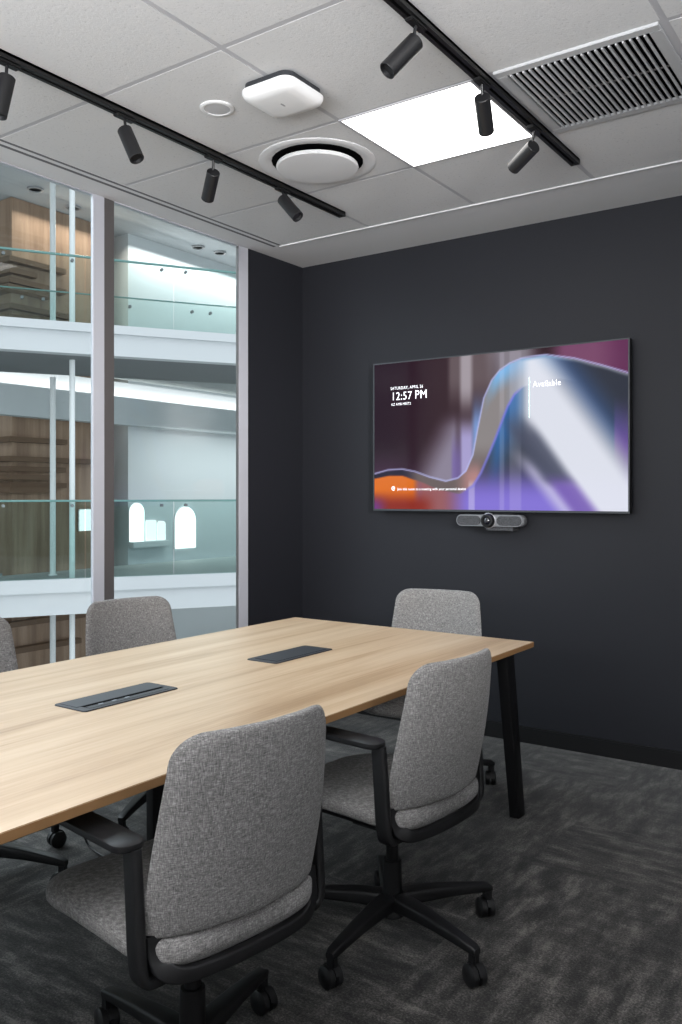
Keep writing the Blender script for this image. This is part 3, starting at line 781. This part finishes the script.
arch(11.37, 11.67, .62, 1.06, 'small pale glowing panel on the timber block', .3, 'panel_glow_pale')
pt = box('wall_plinth', 'gallery_white', (WX+.004, 12.70, .20), (WX+.16, 13.78, .335), None, .01)
struct(pt)
# linear lights and downlights of the galleries
mat('cove_glow', (255, 255, 255), .5, emis=(255, 252, 246), estr=6)
cl = thing('linear_ceiling_light', 'short bright linear light on the upper gallery ceiling', 'light', (-13.12, 12.4, 7.06))
b = MB(); b.loop_loft([[(-.05+.1*(k/8)**2-.04, -.42+.84*k/8, z) for z in (-.03, 0)][0:0] or [(-.06+.08*(k/8)+s*.05, -.42+.84*k/8, z) for s, z in ((-1, -.03), (1, -.03), (1, 0), (-1, 0))] for k in range(9)]); b.obj('diffuser', 'cove_glow', cl, smooth=False)
b = MB(); b.quadbox((-.14, -.45, -.012), (.14, .45, 0)); b.obj('housing', 'gallery_white', cl, smooth=False)
for x, y, lab in ((-13.83, 9.84, 'grey ceiling downlight above the timber corner'), (-14.1, 10.9, 'grey ceiling downlight between the white posts'), (-14.0, 14.28, 'ceiling downlight of the upper gallery over the white wall, nearer one'), (-13.9, 14.9, 'ceiling downlight of the upper gallery over the white wall, farther one')):
    t = thing('gallery_downlight', lab, 'downlight', (x, y, 7.06), group='round gallery downlights')
    b = MB(); b.lathe([(.15, 0), (.15, -.03), (.12, -.04), (.11, -.02), (.01, -.02)]); b.obj('trim_ring', 'grey_plastic', t)
    b = MB(); b.lathe([(.105, -.021), (.01, -.021)]); b.obj('lens', 'gallery_soffit', t)

# ------------------------------------------------------------------ light
W = bpy.data.worlds.new('sky'); S.world = W; W.use_nodes = True
W.node_tree.nodes['Background'].inputs['Color'].default_value = (.90, .95, 1.0, 1); W.node_tree.nodes['Background'].inputs['Strength'].default_value = 1.5
def area(name, loc, rot, sx, sy, power, col=(1, 1, 1), spread=180):
    l = bpy.data.lights.new(name, 'AREA'); l.shape = 'RECTANGLE'; l.size = sx; l.size_y = sy; l.energy = power; l.color = col; l.spread = R(spread)
    o = bpy.data.objects.new(name, l); COL.objects.link(o); o.location = loc; o.rotation_euler = rot; return o
def spotl(name, loc, target, power, col, angle, blend=.6, r=.03):
    l = bpy.data.lights.new(name, 'SPOT'); l.energy = power; l.color = col; l.spot_size = R(angle); l.spot_blend = blend; l.shadow_soft_size = r
    o = bpy.data.objects.new(name, l); COL.objects.link(o); o.location = loc
    o.rotation_euler = (Vector(target)-Vector(loc)).to_track_quat('-Z', 'Y').to_euler(); return o
# out of view: a ceiling panel lamp, then added fill lights
area('ceiling_panel_lamp', (-1.0, -.6, CZ-.02), (0, 0, 0), .58, .58, 18, (1, .96, .92))
area('added_ceiling_fill', (-.6, -1.2, 1.75), (R(180-22), 0, 0), 3.2, 1.6, 305, (.95, .975, 1))  # added fill aimed up at the ceiling, no lamp stands here
area('added_front_fill', (-.8, YF+.05, 1.5), (R(90), 0, 0), 3.6, 2.2, 9, (1, .97, .94))  # added fill in front of the solid front wall
area('added_side_fill', (XR-.05, .6, 1.4), (0, R(90), 0), 2.2, 2.2, 9, (1, .98, .95))  # added fill off the solid right wall
l_ = area('added_corner_fill', (1.7, .2, 2.35), (0, 0, 0), .6, .6, 15, (1, .985, .97), 40)  # added narrow fill to brighten the dark corner by the glass
l_.rotation_euler = (Vector((-3.43, 4.2, 1.7))-l_.location).to_track_quat('-Z', 'Y').to_euler()
# daylight falling through the atrium roof onto the window wall
area('atrium_skylight', (-6.6, 1.6, 5.0), (0, R(-48), 0), 2.6, 8.5, 470, (.84, .92, 1))
# gallery cove washes
area('cove_wash', (WX+.35, 17.5, 6.95), (0, R(-20), 0), .25, 9.5, 300, (1, .99, .97))
area('cove_wash', (WX+.35, 11.2, 6.95), (0, R(-20), 0), .25, 2.6, 60, (1, .88, .74))
area('cove_wash', (WX+.47, 14, 3.41), (R(180), R(-25), 0), .12, 20, 90, (1, .99, .97))
area('gallery_lamp', (WX+1.4, 17.6, 2.9), (0, 0, 0), 1.0, 9, 170, (.95, 1, 1))

S.view_settings.view_transform = 'Standard'; S.view_settings.look = 'None'; S.view_settings.exposure = 0; S.view_settings.gamma = 1; S.view_settings.use_curve_mapping = False
S.cycles.use_denoising = True
S.cycles.max_bounces = 10; S.cycles.diffuse_bounces = 5; S.cycles.transparent_max_bounces = 24; S.cycles.sample_clamp_indirect = 6
